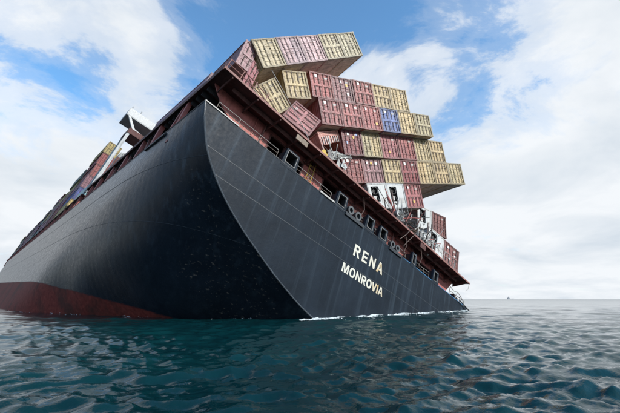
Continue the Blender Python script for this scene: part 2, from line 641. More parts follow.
def build_hull():
    mb = MB()
    npnt = GG.shape[1]
    full = 2 * npnt - 1
    for si, v in enumerate(stations):
        for k in range(npnt):
            mb.v.append((-GG[si, k, 0], v, GG[si, k, 1]))
        for k in range(npnt - 2, -1, -1):
            mb.v.append((GG[si, k, 0], v, GG[si, k, 1]))
    for si in range(len(stations) - 1):
        for k in range(full - 1):
            a = si * full + k
            mb.f.append((a, a + full, a + full + 1, a + 1))
    mb.build('hull_side', M_HULL, ship, smooth=True)
    # flat transom plate, slightly inside the shell edge
    t = MB()
    rows = GG[0]
    nx = 24
    for k in range(npnt):
        u, w = rows[k]
        for i in range(nx + 1):
            t.v.append((-u + 2 * u * i / nx, 0.0, w))
    for k in range(npnt - 1):
        for i in range(nx):
            a = k * (nx + 1) + i
            t.f.append((a, a + nx + 1, a + nx + 2, a + 1))
    t.build('transom_plate', M_TRANSOM, ship)
    # rounded edge bar between transom and shell
    e = MB()
    path = [(-u, -0.01, w) for u, w in rows] + [(u, -0.01, w) for u, w in rows[-2::-1]]
    e.tube(path, 0.045, 6)
    m_edge = weathered('worn_hull_edge', (0.05, 0.062, 0.075), 0.2, 0.45)
    e.build('transom_edge_bar', m_edge, ship)
    return rows


rows0 = build_hull()


def half_breadth(w):
    r = rows0[::-1]
    return float(np.interp(w, r[:, 1], r[:, 0]))


# weld seams on the transom plating
m_bead = weathered('bright_weld_bead', (0.020, 0.028, 0.038), 0.2, 0.5)
m_seam = weathered('weld_bead_paint', (0.017, 0.022, 0.029), 0.2, 0.5)
for w in (-1.95, -3.15):
    hb = half_breadth(w) - 0.05
    MB().box((-hb, -0.007, w - 0.02), (hb, -0.001, w + 0.02)).build('weld_seam', m_bead, ship)
# seams along the port shell
si_list = [i for i, v in enumerate(stations) if v < 190]
for wz in (-2.4, -5.6):
    path = [(-float(np.interp(-wz, -GG[i, :, 1], GG[i, :, 0])) - 0.004, stations[i], wz) for i in si_list]
    MB().tube(path, 0.014, 5).build('weld_seam', m_seam, ship)

# caps of the bulwark
MB().bar((-16.1, 0.03, TOP + 0.05), (-13.8, 0.03, TOP + 0.05), 0.16, 0.07).build('bulwark_cap', M_GALV, ship)
MB().bar((-13.75, 0.06, TOP + 0.02), (4.0, 0.06, TOP + 0.02), 0.16, 0.05).build('bulwark_cap', m_seam, ship)
MB().bar((4.05, 0.06, TOP + 0.03), (16.0, 0.06, TOP + 0.03), 0.12, 0.05).build('bulwark_cap', M_BLUE, ship)
MB().bar((-6.7, -0.03, TOP + 0.03), (-5.2, -0.03, TOP + 0.03), 0.10, 0.12).build('rub_rail', M_GALV, ship)
path = [(-GG[i, 0, 0] + 0.02, stations[i], GG[i, 0, 1] + 0.03) for i in range(len(stations))]
MB().tube(path, 0.06, 6).build('gunwale_bar', M_DARK, ship)
path = [(GG[i, 0, 0] - 0.02, stations[i], GG[i, 0, 1] + 0.03) for i in range(len(stations))]
MB().tube(path, 0.06, 6).build('gunwale_bar', M_DARK, ship)

# mooring deck and main deck
d = MB()
for i in range(len(stations)):
    w = GG[i, 0, 1]
    u = float(np.interp(1.25 - w, -GG[i, :, 1], GG[i, :, 0])) - 0.06
    d.v += [(-u + 0.03, stations[i] + (0.02 if i == 0 else 0), w - 1.25), (u - 0.03, stations[i] + (0.02 if i == 0 else 0), w - 1.25)]
for i in range(len(stations) - 1):
    d.f.append((2 * i, 2 * i + 1, 2 * i + 3, 2 * i + 2))
d.build('main_deck', M_DRED, ship)

# stern deckhouse wall under the container platform, with its openings
WV = 1.62
WT = 2.93


def wall_piece(poly, mat=M_RED):
    return MB().prism(poly, WV, WV + 0.10).build('deckhouse_wall', mat, ship)


ops = [(-11.0, -9.55, 0.5, 2.62), (-8.35, -7.65, 0.9, 2.45), (-5.55, -3.75, 0.5, 2.72), (-0.2, 1.1, 0.8, 2.3), (8.1, 10.9, 0.35, 2.25)]
left = [(-15.8, WT), (-15.35, 2.45), (-14.9, 2.02), (-14.4, 1.68), (-13.8, 1.38), (-13.2, 1.05), (-12.85, 0.6), (-12.75, -1.0), (ops[0][0], -1.0), (ops[0][0], WT)]
wall_piece(left)
edge = ops[0][1]
for a, b, z0, z1 in ops[1:]:
    wall_piece([(edge, WT), (edge, -1.0), (a, -1.0), (a, WT)])
    edge = b
wall_piece([(edge, WT), (edge, -1.0), (13.7, -1.0), (13.9, 0.4), (14.3, 1.2), (15.0, 2.0), (15.8, WT)])
for a, b, z0, z1 in ops:
    wall_piece([(a, WT), (a, z1), (b, z1), (b, WT)])
    wall_piece([(a, z0), (a, -1.0), (b, -1.0), (b, z0)])
    c = 0.09
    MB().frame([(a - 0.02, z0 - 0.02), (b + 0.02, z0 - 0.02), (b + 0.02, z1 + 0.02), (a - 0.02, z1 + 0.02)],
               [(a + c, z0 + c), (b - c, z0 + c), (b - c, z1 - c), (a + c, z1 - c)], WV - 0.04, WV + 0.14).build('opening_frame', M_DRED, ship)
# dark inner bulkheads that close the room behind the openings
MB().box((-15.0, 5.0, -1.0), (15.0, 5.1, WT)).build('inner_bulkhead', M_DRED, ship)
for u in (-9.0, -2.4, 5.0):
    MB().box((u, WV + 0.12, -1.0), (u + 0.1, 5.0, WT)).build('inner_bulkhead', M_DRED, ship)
# wall stiffeners and a hanging plate
for u in (-12.3, -7.0, -6.3, 2.6, 4.6, 6.4, 12.0):
    MB().bar((u, WV - 0.04, -0.9), (u, WV - 0.04, WT), 0.07, 0.08).build('wall_stiffener', M_RED, ship)

# container platform with its under-side framing
PV = 37.0
MB().box((-16.1, 0.0, 2.95), (16.3, PV, 3.06)).build('container_platform', M_DRED, ship)
MB().box((-16.12, -0.05, 2.93), (16.32, 0.0, 3.08)).build('platform_edge', M_PINK, ship)
MB().box((-16.14, -0.05, 2.80), (-16.1, PV, 3.30)).build('platform_edge', M_DRED, ship)
br = MB().prism([(-0.04, 0), (0.04, 0), (0.04, 0.01), (-0.04, 0.01)], 0, 1)
brm = None
for i, u in enumerate(np.arange(-15.4, 16, 1.95)):
    m = MB().add([(-0.03, 0.04, 2.945), (-0.03, WV - 0.02, 2.945), (-0.03, WV - 0.02, 2.45), (-0.03, 0.04, 2.80),
                  (0.03, 0.04, 2.945), (0.03, WV - 0.02, 2.945), (0.03, WV - 0.02, 2.45), (0.03, 0.04, 2.80)],
                 [(0, 1, 2, 3), (7, 6, 5, 4), (0, 4, 5, 1), (1, 5, 6, 2), (2, 6, 7, 3), (3, 7, 4, 0)])
    if brm is None:
        brm = m.mesh('platform_bracket')
        brm.materials.append(M_DRED)
    o = obj('platform_bracket', brm, None, ship)
    o.location = (float(u), 0, 0)
bm_beam = MB().box((-15.9, -0.03, 2.52), (-13.2, 0.03, 2.945)).mesh('deck_beam')
bm_beam.materials.append(M_DARK)
for v in np.arange(2.2, PV, 0.78):
    o = obj('deck_beam', bm_beam, None, ship)
    o.location = (0, float(v), 0)
MB().bar((-14.9, 0.8, 2.78), (14.9, 0.8, 2.78), 0.06, 0.3).build('edge_girder', M_DRED, ship)
MB().box((-13.2, 1.75, -1.0), (-13.1, PV, 2.94)).build('side_bulkhead', M_DRED, ship)
MB().add([(-10.0, -0.07, 2.42), (-8.95, -0.07, 2.42), (-8.95, -0.07, 2.80), (-10.0, -0.07, 2.80),
          (-10.0, 0.02, 2.42), (-8.95, 0.02, 2.42), (-8.95, 0.02, 2.80), (-10.0, 0.02, 2.80)],
         [(0, 1, 2, 3), (7, 6, 5, 4), (0, 4, 5, 1), (1, 5, 6, 2), (2, 6, 7, 3), (3, 7, 4, 0)]).build('lamp_box', weathered('rusty_beige_paint', (0.20, 0.15, 0.11), 0.6, 0.6), ship)
MB().box((6.1, -0.08, 2.35), (7.0, 0.0, 2.82)).build('lamp_box', M_DRED, ship)

# side pillars between gunwale and platform, port side
for v, dv, r in [(4.6, 0.5, 0.16), (6.4, -0.5, 0.12), (9.2, 0.9, 0.20), (13.5, 0.6, 0.18), (18.0, 0.9, 0.2), (23.0, 0.6, 0.2), (28.0, 0.9, 0.2), (33.0, 0.6, 0.2)]:
    MB().bar((-15.85, v, TOP - 1.1), (-15.85, v + dv, 2.93), r * 1.6, r * 2.2).build('side_pillar', M_RED, ship)
for v in (11.0, 16.0, 21.0, 31.0):
    MB().bar((-15.75, v, TOP - 1.1), (-15.75, v + 2.2, 2.9), 0.16, 0.16).build('side_brace', M_PINK, ship)
# black fender bar at the port quarter
MB().bar((-16.14, 5.4, 0.02), (-16.14, 9.2, 0.02), 0.10, 0.22).build('fender_bar', M_DARK, ship)

# fairlead frames standing on the stern bulwark
m_chock = weathered('worn_rim_steel', (0.22, 0.21, 0.20), 0.4, 0.5)


def fairlead(u0, u1, flare=0.12, top=1.42):
    z0 = 0.10
    out = [(u0 - flare, z0), (u1 + flare, z0), (u1, top), (u0, top)]
    wdt = 0.11
    inn = [(u0 + wdt, z0 + 0.32), (u1 - wdt, z0 + 0.32), (u1 - wdt, top - 0.10), (u0 + wdt, top - 0.10)]
    f = MB().frame(out, inn, -0.012, 0.22).build('fairlead_frame', M_TRANSOM, ship)
    w2 = 0.035
    inn2 = [(u0 + wdt + w2, z0 + 0.32 + w2), (u1 - wdt - w2, z0 + 0.32 + w2), (u1 - wdt - w2, top - 0.10 - w2), (u0 + wdt + w2, top - 0.10 - w2)]
    MB().frame(inn, inn2, -0.03, 0.1).build('fairlead_rim', m_chock, f)
    io, ii = 0.005, 0.03
    lo = [(u0 + wdt - io, z0 + 0.32 - io), (u1 - wdt + io, z0 + 0.32 - io), (u1 - wdt + io, top - 0.10 + io), (u0 + wdt - io, top - 0.10 + io)]
    li = [(u0 + wdt + ii, z0 + 0.32 + ii), (u1 - wdt - ii, z0 + 0.32 + ii), (u1 - wdt - ii, top - 0.10 - ii), (u0 + wdt + ii, top - 0.10 - ii)]
    MB().frame(lo, li, 0.105, 1.0).prism(li, 0.96, 0.99).build('fairlead_shade_box', M_DARK, f)  # dark box added inside so the opening reads as black shade


for u0, u1 in [(-10.25, -9.15), (-5.0, -3.95), (-1.45, -0.5), (0.3, 1.3), (5.2, 5.9), (9.0, 9.9)]:
    fairlead(u0, u1)


m_chock2 = weathered('worn_chock_steel', (0.075, 0.08, 0.085), 0.4, 0.5)


def roller(u, w, r):
    pts_o = [(u + r * math.cos(t), w + r * math.sin(t)) for t in np.linspace(0, 2 * math.pi, 17)[:-1]]
    pts_i = [(u + r * 0.55 * math.cos(t), w + r * 0.55 * math.sin(t)) for t in np.linspace(0, 2 * math.pi, 17)[:-1]]
    f = MB().frame(pts_o, pts_i, -0.02, 0.3).build('mooring_chock', m_chock2, ship)
    MB().prism(pts_i, 0.2, 0.25).build('chock_shade_plate', M_DARK, f)  # dark plate added in the hole to stand for its shade


for u, w, r in [(-3.35, 0.70, 0.33), (-2.45, 0.68, 0.36), (2.25, 0.66, 0.30), (3.0, 0.66, 0.30)]:
    roller(u, w, r)
MB().bar((-3.9, 0.1, 0.18), (-1.7, 0.1, 0.18), 0.4, 0.25).build('chock_base', m_seam, ship)
MB().bar((1.8, 0.1, 0.18), (3.6, 0.1, 0.18), 0.4, 0.25).build('chock_base', m_seam, ship)

# hand rails
m_rail = weathered('dull_rail_steel', (0.20, 0.165, 0.14), 0.6, 0.6)
for a, b, sag in [(-15.3, -10.6, 0.0), (-8.9, -5.3, 0.0), (-2.0, 4.8, 0.05), (6.0, 8.9, 0.1)]:
    for h in (0.86, 1.12):
        MB().tube([(a, 0.42, h), ((a + b) / 2, 0.42, h - sag), (b, 0.42, h)], 0.014, 6).build('hand_rail', m_rail if h < 1 else M_GALV, ship)
    for u in np.linspace(a, b, 4):
        MB().tube([(u, 0.42, -0.2), (u, 0.42, 1.13)], 0.02, 6).build('rail_post', m_rail, ship)
for h in (0.45, 0.85):
    MB().tube([(-16.0, 0.1, 3.06 + h), (-14.2, 0.1, 3.0 + h), (-12.6, 0.15, 2.9 + h * 0.8)], 0.03, 6).build('hand_rail', M_PINK, ship)
for u in (-16.0, -15.0, -14.0, -13.0):
    MB().tube([(u, 0.1, 3.06), (u + 0.05, 0.1, 3.95)], 0.03, 6).build('rail_post', M_PINK, ship)
# vertical ladder on the wall
for u in (-7.25, -6.75):
    MB().tube([(u, WV - 0.25, -0.6), (u, WV - 0.25, 2.9)], 0.03, 6).build('ladder_rail', M_YEL, ship)
for w in np.arange(-0.4, 2.8, 0.3):
    MB().tube([(-7.25, WV - 0.25, w), (-6.75, WV - 0.25, w)], 0.018, 5).build('ladder_rung', M_YEL, ship)
# mooring winch in the port corner
wn = MB().tube([(-14.9, 1.0, 0.1), (-13.4, 1.0, 0.1)], 0.32, 14).build('mooring_winch', M_DARK, ship)
for u in (-14.95, -14.2, -13.4):
    MB().tube([(u, 1.0, 0.1), (u + 0.07, 1.0, 0.1)], 0.55, 16).build('winch_flange', M_DRED, wn)

# pipes and coils along the stern wall
for u, r_ in [(-11.6, 0.05), (-6.9, 0.04), (-3.2, 0.06), (-2.9, 0.04), (1.9, 0.05), (4.0, 0.06), (7.3, 0.05), (11.3, 0.05)]:
    MB().tube([(u, WV - 0.12, -0.9), (u, WV - 0.12, 2.9)], r_, 7).build('wall_pipe', M_PINK, ship)
for a, b, w in [(-8.0, -5.7, 2.55), (-3.6, 3.8, 2.35), (4.4, 8.0, 2.4), (11.0, 14.2, 2.3)]:
    MB().tube([(a, WV - 0.16, w), (b, WV - 0.16, w)], 0.045, 7).build('wall_pipe', M_DRED, ship)
for u, w in [(-2.0, 1.45), (2.6, 1.5), (6.6, 1.3), (7.4, 1.0)]:
    MB().box((u, WV - 0.35, w), (u + 0.45, WV - 0.02, w + 0.6)).build('wall_box', M_DRED, ship)
for u in (-1.9, 4.4, 7.0):
    MB().tube([(u, 0.5, 2.9), (u + 0.25, 0.35, 1.8), (u - 0.1, 0.3, 0.9), (u + 0.35, 0.25, 0.4)], 0.035, 6).build('hanging_cable', M_BAR, ship)

# starboard corner: torn rails
for pts in [[(12.6, 0.2, 0.3), (12.7, 0.2, 1.25)], [(13.6, 0.1, 0.3), (13.9, 0.0, 1.1)], [(14.6, 0.1, 0.2), (14.3, -0.1, 0.9)],
            [(12.7, 0.2, 1.25), (13.3, 0.1, 1.0), (13.9, 0.0, 1.1), (14.3, -0.1, 0.9), (15.2, -0.1, 0.5)],
            [(12.65, 0.2, 0.8), (13.8, 0.1, 0.75), (15.4, 0.0, 0.75)], [(15.4, 0.0, 0.2), (15.5, 0.0, 0.8)]]:
    MB().tube(pts, 0.04, 6).build('bent_rail', M_GALV, ship)
MB().tube([(14.2, -0.15, 0.35), (15.6, -0.2, 0.12), (18.3, -0.3, -0.35)], 0.06, 7).build('bent_rail', M_DARK, ship)
MB().tube([(16.2, 0.0, 2.9), (16.1, 0.0, 2.3), (15.6, 0.0, 1.9)], 0.03, 6).build('bent_rail', M_GALV, ship)
MB().box((13.9, 0.3, 0.2), (14.6, 1.0, 0.75)).box((14.05, 0.4, 0.75), (14.45, 0.9, 1.0)).build('mooring_bitt', M_DARK, ship)

# lettering on the transom
def glyph(ch):
    """outlines of a bold grotesque capital in a unit box; pieces only touch, never overlap"""
    q = 0.22
    if ch == 'E':
        return [[(0, 0), (1, 0), (1, 0.18), (0.3, 0.18), (0.3, 0.42), (0.92, 0.42), (0.92, 0.59), (0.3, 0.59), (0.3, 0.82), (1, 0.82), (1, 1), (0, 1)]]
    if ch == 'N':
        return [[(0, 0), (q, 0), (q, 0.62), (1 - q, 0), (1, 0), (1, 1), (1 - q, 1), (1 - q, 0.38), (q, 1), (0, 1)]]
    if ch == 'M':
        return [[(0, 0), (0.2, 0), (0.2, 0.68), (0.40, 0), (0.60, 0), (0.8, 0.68), (0.8, 0), (1, 0), (1, 1), (0.70, 1), (0.5, 0.32), (0.30, 1), (0, 1)]]
    if ch == 'A':
        h = [(0, 0), (0.25, 0), (0.32, 0.22), (0.5, 0.22), (0.5, 0.38), (0.37, 0.38), (0.5, 0.78), (0.5, 1), (0.37, 1)]
        return [h, [(1 - x, z) for x, z in h][::-1]]
    if ch == 'V':
        return [[(0, 1), (0.36, 0), (0.64, 0), (1, 1), (0.74, 1), (0.5, 0.27), (0.26, 1)]]
    if ch == 'I':
        return [[(0, 0), (1, 0), (1, 1), (0, 1)]]
    if ch == 'R':
        st = [(0, 0), (0.27, 0), (0.27, 1), (0, 1)]
        bowl = [(0.27, 1), (0.27, 0.83), (0.58, 0.83), (0.67, 0.79), (0.70, 0.71), (0.67, 0.63), (0.58, 0.59), (0.27, 0.59), (0.27, 0.42),
                (0.62, 0.42), (0.82, 0.47), (0.94, 0.58), (0.97, 0.72), (0.93, 0.87), (0.82, 0.96), (0.62, 1)]
        leg = [(0.38, 0.418), (0.70, 0), (1.0, 0), (0.68, 0.418)]
        return [st, bowl, leg]
    return None


def letter(ch, u, w, size, width, stain):
    mb = MB()
    if ch == 'O':
        th = np.linspace(0, 2 * math.pi, 25)[:-1]
        se = lambda t, a: (math.copysign(abs(math.cos(t)) ** 0.85, math.cos(t)) * a, math.copysign(abs(math.sin(t)) ** 0.85, math.sin(t)))
        o_ = [(u + width * (0.5 + 0.5 * se(t, 1)[0]), w + size * (0.5 + 0.52 * se(t, 1)[1])) for t in th]
        i_ = [(u + width * (0.5 + 0.24 * se(t, 1)[0]), w + size * (0.5 + 0.33 * se(t, 1)[1])) for t in th]
        mb.frame(o_, i_, -0.02, -0.002)
    else:
        for g in glyph(ch):
            mb.prism([(u + x * width, w + z * size) for x, z in g], -0.02, -0.002)
    o = mb.build('letter', M_LET, ship)
    o.color = (stain, stain, stain, 1)


for ch, u, wd, s in [('R', -2.06, 0.72, 0.05), ('E', -1.05, 0.62, 0.1), ('N', -0.14, 0.70, 0.15), ('A', 0.80, 0.80, 0.75)]:
    letter(ch, u, -2.33, 0.88, wd, s)
for ch, u, wd, s in [('M', -2.80, 0.70, 0.0), ('O', -1.98, 0.62, 0.0), ('N', -1.25, 0.54, 0.05), ('R', -0.58, 0.54, 0.05), ('O', 0.02, 0.62, 0.1),
                     ('V', 0.68, 0.58, 0.5), ('I', 1.32, 0.16, 1.0), ('A', 1.53, 0.60, 0.45)]:
    letter(ch, u, -3.90, 0.66, wd, s)

# forward platform and coaming for the bays ahead of the deckhouse
MB().box((-16.1, 40.0, 2.9), (-2.0, 238.0, 3.05)).build('container_platform', M_DRED, ship)
MB().box((-14.9, 40.0, -1.0), (-14.8, 225.0, 2.9)).build('side_bulkhead', M_DRED, ship)
for v in np.arange(41, 224, 6.2):
    MB().box((-16.0, v, -1.0), (-15.6, v + 0.35, 2.9)).build('side_pillar', M_RED, ship)
MB().tube([(-15.9, 40, 1.2), (-15.9, 222, 1.2)], 0.06, 5).build('hand_rail', M_PINK, ship)

# white deckhouse with its bridge wing
DV = 36.0
M_POST = weathered('pale_post_paint', (0.36, 0.38, 0.39), 0.2, 0.5)
for v_ in (DV, DV + 2.7):
    MB().box((-16.05, v_, 3.1), (-15.65, v_ + 0.45, 12.92)).build('support_post', M_POST, ship)
for w0 in (5.5, 8.0, 10.5):
    MB().bar((-15.85, DV + 0.4, w0), (-15.85, DV + 2.8, w0 + 1.2), 0.16, 0.16).build('post_brace', M_POST, ship)
MB().box((-15.2, DV + 0.25, 3.4), (-4.0, DV + 3.1, 9.88)).build('deckhouse_panel', M_GREY, ship)
MB().box((-16.08, DV - 0.1, 12.92), (-4.0, DV + 3.3, 13.75)).build('deckhouse_beam', M_DRED, ship)
for u0, w0, u1, w1 in [(-15.3, 7.2, -13.9, 9.0), (-13.4, 7.6, -12.2, 9.4), (-15.2, 4.0, -13.6, 6.4)]:
    MB().box((u0, DV + 0.18, w0), (u1, DV + 0.26, w1)).build('deckhouse_hatch', M_DRED, ship)
for u0 in (-14.8, -12.9):
    MB().tube([(u0, DV + 0.1, 3.4), (u0, DV + 0.1, 9.9)], 0.1, 8).build('pipe', M_GALV, ship)
wing = MB().box((-17.4, DV, 15.45), (-8.0, DV + 0.12, 16.6)).build('bridge_wing', M_WHITE, ship)
MB().box((-17.4, DV + 3.9, 15.45), (-8.0, DV + 4.0, 16.6)).build('wing_bulwark', M_WHITE, wing)
MB().box((-17.42, DV + 0.12, 15.45), (-17.3, DV + 3.9, 16.6)).build('wing_bulwark', M_WHITE, wing)
MB().box((-17.4, DV + 0.01, 15.3), (-8.0, DV + 3.95, 15.44)).build('wing_floor', M_GREY, wing)
MB().prism([(-17.1, 15.29), (-16.7, 15.29), (-15.45, 13.95), (-13.2, 13.6), (-13.2, 13.35), (-15.6, 13.6)], DV - 0.05, DV + 0.25).build('wing_bracket', M_WHITE, wing)
for u, h in [(-17.2, 0.5), (-15.9, 0.6), (-13.4, 0.9)]:
    MB().tube([(u, DV + 0.3, 16.0), (u, DV + 0.3, 16.6 + h)], 0.07, 6).build('wing_lamp', M_GREY, wing)
MB().box((-12.0, DV + 1.0, 13.75), (12.0, DV + 9.0, 17.6)).build('wheelhouse', M_WHITE, ship)
# lifeboat gear ahead of the deckhouse
MB().box((-16.0, 40.5, 3.1), (-13.5, 48.0, 4.8)).build('deck_locker', M_TEAL, ship)
MB().prism([(-16.0, 4.8), (-13.6, 4.8), (-14.2, 6.3), (-15.4, 6.3)], 41.0, 47.0).build('boat_cover', M_GREY, ship)

# ------------------------------------------------------------------ shipping containers
CWD, CHT = 2.44, 2.59


def corr_wall(L, axis_len_steps, z0, z1):
    """trapezoid corrugation profile along y: list of (y, offset)"""
    out = []
    p = 0.28
    n = max(int((L - 0.3) / p), 1)
    p = (L - 0.3) / n
    y = 0.15
    out.append((y, 0.0))
    for i in range(n):
        out += [(y + p * 0.25, 0.0), (y + p * 0.5, 1.0), (y + p * 0.75, 1.0), (y + p, 0.0)]
        y += p
    return out


def body_mesh(L):
    mb = MB()
    prof = corr_wall(L, 0, 0, 0)
    for side in (0, 1):
        vs = []
        for y, o in prof:
            x = 0.05 + 0.036 * o if side == 0 else CWD - 0.05 - 0.036 * o
            vs += [(x, y, 0.16), (x, y, CHT - 0.10)]
        fs = []
        for i in range(len(prof) - 1):
            q = (2 * i, 2 * i + 1, 2 * i + 3, 2 * i + 2)
            fs.append(q if side == 0 else q[::-1])
        mb.add(vs, fs)
    vs = []
    for y, o in prof:
        vs += [(0.08, y, CHT - 0.02 - 0.02 * o), (CWD - 0.08, y, CHT - 0.02 - 0.02 * o)]
    mb.add(vs, [(2 * i, 2 * i + 1, 2 * i + 3, 2 * i + 2) for i in range(len(prof) - 1)])
    mb.box((0.09, L - 0.08, 0.14), (CWD - 0.09, L - 0.04, CHT - 0.05))
    for x in (0.0, CWD - 0.12):
        mb.box((x, 0.16, 0.0), (x + 0.12, L - 0.16, 0.155))
        mb.box((x + 0.01, 0.16, CHT - 0.11), (x + 0.11, L - 0.16, CHT - 0.005))
        mb.box((x, L - 0.15, 0.0), (x + 0.12, L, CHT))
    mb.box((0.12, L - 0.12, 0.01), (CWD - 0.12, L - 0.01, 0.155))
    mb.box((0.12, L - 0.12, CHT - 0.11), (CWD - 0.12, L - 0.01, CHT - 0.006))
    return mb.mesh('container_body')


def underframe_mesh(L):
    mb = MB()
    mb.box((0.12, 0.14, 0.035), (CWD - 0.12, L - 0.12, 0.14))
    n = int(L / 0.42)
    for i in range(n):
        y = 0.3 + (L - 0.6) * i / (n - 1)
        mb.box((0.12, y - 0.03, 0.015), (CWD - 0.12, y + 0.03, 0.035))
    return mb.mesh('underframe')


def door_frame_mesh():
    mb = MB()
    for x in (0.0, CWD - 0.15):
        mb.box((x, 0.0, 0.0), (x + 0.15, 0.16, CHT))
    mb.box((0.15, 0.0, 0.0), (CWD - 0.15, 0.14, 0.15))
    mb.box((0.15, 0.0, CHT - 0.12), (CWD - 0.15, 0.14, CHT))
    for x in (-0.006, CWD - 0.172):
        for z in (-0.004, CHT - 0.116):
            mb.box((x, -0.012, z), (x + 0.178, 0.162, z + 0.12))
    return mb.mesh('door_frame')


DW = (CWD - 0.32) / 2          # one leaf
Z0D, Z1D = 0.165, CHT - 0.135


def door_mesh():
    """a leaf of flat plate with two thin ribs and a wide middle band standing proud; local x from 0"""
    mb = MB()
    H = Z1D - Z0D
    mb.box((0.008, 0.075, Z0D), (DW - 0.008, 0.10, Z1D))
    for a, b, y in [(0.0, 0.05, 0.045), (0.52, 0.565, 0.05), (1.05, 1.27, 0.03), (1.72, 1.765, 0.05), (H - 0.05, H, 0.045)]:
        mb.box((0.008, y, Z0D + a), (DW - 0.008, 0.075, Z0D + b))
    for x in (0.008, DW - 0.05):
        for a, b in ((0.05, 0.52), (0.565, 1.05), (1.27, 1.72), (1.765, H - 0.05)):
            mb.box((x, 0.055, Z0D + a), (x + 0.042, 0.075, Z0D + b))
    return mb.mesh('door')


def door_mesh_ribbed():
    """the other common leaf: five swaged ribs, no middle band"""
    mb = MB()
    H = Z1D - Z0D
    mb.box((0.008, 0.075, Z0D), (DW - 0.008, 0.10, Z1D))
    for a, b in [(0.0, 0.06), (0.40, 0.50), (0.84, 0.94), (1.28, 1.38), (1.72, 1.82), (H - 0.06, H)]:
        mb.box((0.008, 0.045, Z0D + a), (DW - 0.008, 0.075, Z0D + b))
    return mb.mesh('door')


def bar_mesh_long():
    mb = MB()
    mb.tube([(0, 0.012, Z0D - 0.05), (0, 0.012, Z1D + 0.05)], 0.030, 6)
    for z in (Z0D + 0.02, Z0D + 0.7, Z0D + 1.5, Z1D - 0.02):
        mb.box((-0.05, -0.004, z - 0.035), (0.05, 0.05, z + 0.035))
    mb.box((0.03, 0.0, Z0D + 0.95), (0.30, 0.02, Z0D + 0.99))
    return mb.mesh('locking_bar')


def bar_mesh():
    mb = MB()
    mb.tube([(0, 0.012, Z0D - 0.05), (0, 0.012, Z0D + 1.04)], 0.032, 6)
    mb.tube([(0, 0.012, Z0D + 1.28), (0, 0.012, Z1D + 0.05)], 0.032, 6)
    for z in (Z0D + 0.02, Z0D + 0.54, Z0D + 1.74, Z1D - 0.02):
        mb.box((-0.045, -0.004, z - 0.03), (0.045, 0.05, z + 0.03))
    mb.box((0.03, 0.0, Z0D + 0.93), (0.26, 0.02, Z0D + 0.965))
    return mb.mesh('locking_bar')


MESH = {}
for L in (12.19, 6.06):
    b = body_mesh(L)
    b.materials.append(M_PAINT)
    u = underframe_mesh(L)
    u.materials.append(M_FLOOR)
    MESH[L] = (b, u)
m_df = door_frame_mesh()
m_df.materials.append(M_PAINT)
m_door = door_mesh()
m_door.materials.append(M_PAINT)
m_bar = bar_mesh()
m_bar.materials.append(M_BAR)
m_door2 = door_mesh_ribbed()
m_door2.materials.append(M_PAINT)
m_bar2 = bar_mesh_long()
m_bar2.materials.append(M_PAINT)
m_code = MB().box((0, 0, 0.10), (0.44, 0.004, 0.16)).box((0, 0, 0), (0.30, 0.004, 0.055)).mesh('code_marking')
m_code.materials.append(M_PAINT)
m_plac = MB().box((0, 0, 0), (0.24, 0.006, 0.26)).mesh('placard')
m_plac.materials.append(weathered('placard_print', None, 0.0, 0.5, fade=0.05, stain=0.1))
reef = {}


def reefer_meshes():
    e = MB()
    # white end panel with a machinery bay cut out at the left middle
    x0, x1, z0, z1 = 0.42, 1.36, 0.75, 2.30
    e.box((0.15, 0.03, 0.15), (x0, 0.1, CHT - 0.12))
    e.box((x1, 0.03, 0.15), (CWD - 0.15, 0.1, CHT - 0.12))
    e.box((x0, 0.03, 0.15), (x1, 0.1, z0))
    e.box((x0, 0.03, z1), (x1, 0.1, CHT - 0.12))
    r = MB().box((x0, 0.45, z0), (x1, 0.48, z1)).box((x0, 0.1, z0), (x0 + 0.03, 0.45, z1)).box((x1 - 0.03, 0.1, z0), (x1, 0.45, z1))
    r.box((x0, 0.1, z0), (x1, 0.45, z0 + 0.03)).box((x0, 0.1, z1 - 0.03), (x1, 0.45, z1))
    th = np.linspace(0, 2 * math.pi, 19)[:-1]
    cx_, cz_ = 0.9, 1.88
    f = MB().frame([(cx_ + 0.40 * math.cos(t), cz_ + 0.40 * math.sin(t)) for t in th], [(cx_ + 0.34 * math.cos(t), cz_ + 0.34 * math.sin(t)) for t in th], 0.05, 0.3)
    for k in range(5):
        a = k * 2 * math.pi / 5
        f.bar((cx_, 0.25, cz_), (cx_ + 0.33 * math.cos(a), 0.25, cz_ + 0.33 * math.sin(a)), 0.10, 0.04, up=(0, 1, 0))
    c = MB().box((0.62, 0.08, 0.85), (0.98, 0.32, 1.35))
    p = MB().tube([(1.1, 0.12, 1.3), (1.2, 0.06, 0.9), (1.15, 0.05, 0.55), (0.95, 0.02, 0.45), (0.85, 0.02, 0.6)], 0.05, 7)
    g = MB().box((1.55, 0.02, 0.55), (2.1, 0.03, 1.1))
    out = []
    for n_, mb, mt in (('end_panel', e, M_REEF), ('machinery_bay', r, M_DARK), ('fan', f, M_DARK), ('control_box', c, M_GALV), ('hose', p, M_DARK), ('access_panel', g, M_GALV)):
        me = mb.mesh(n_)
        me.materials.append(mt)
        out.append((n_, me))
    return out


REEFER = reefer_meshes()
CREAM = (0.46, 0.355, 0.19)
CREAM2 = (0.54, 0.45, 0.29)
PINKR = (0.34, 0.100, 0.098)
PALE = (0.49, 0.33, 0.33)
MAUVE = (0.26, 0.125, 0.135)
DKRED = (0.21, 0.036, 0.042)
BROWN = (0.21, 0.078, 0.070)
REDBR = (0.28, 0.076, 0.072)
BLUE = (0.10, 0.145, 0.33)
WHITE = (0.42, 0.42, 0.41)


def vary(c, a=0.10):
    k = 1 + random.uniform(-a, a)
    h = random.uniform(-0.05, 0.05)
    return (min(c[0] * k * (1 + h), 0.9), c[1] * k, c[2] * k * (1 - h))


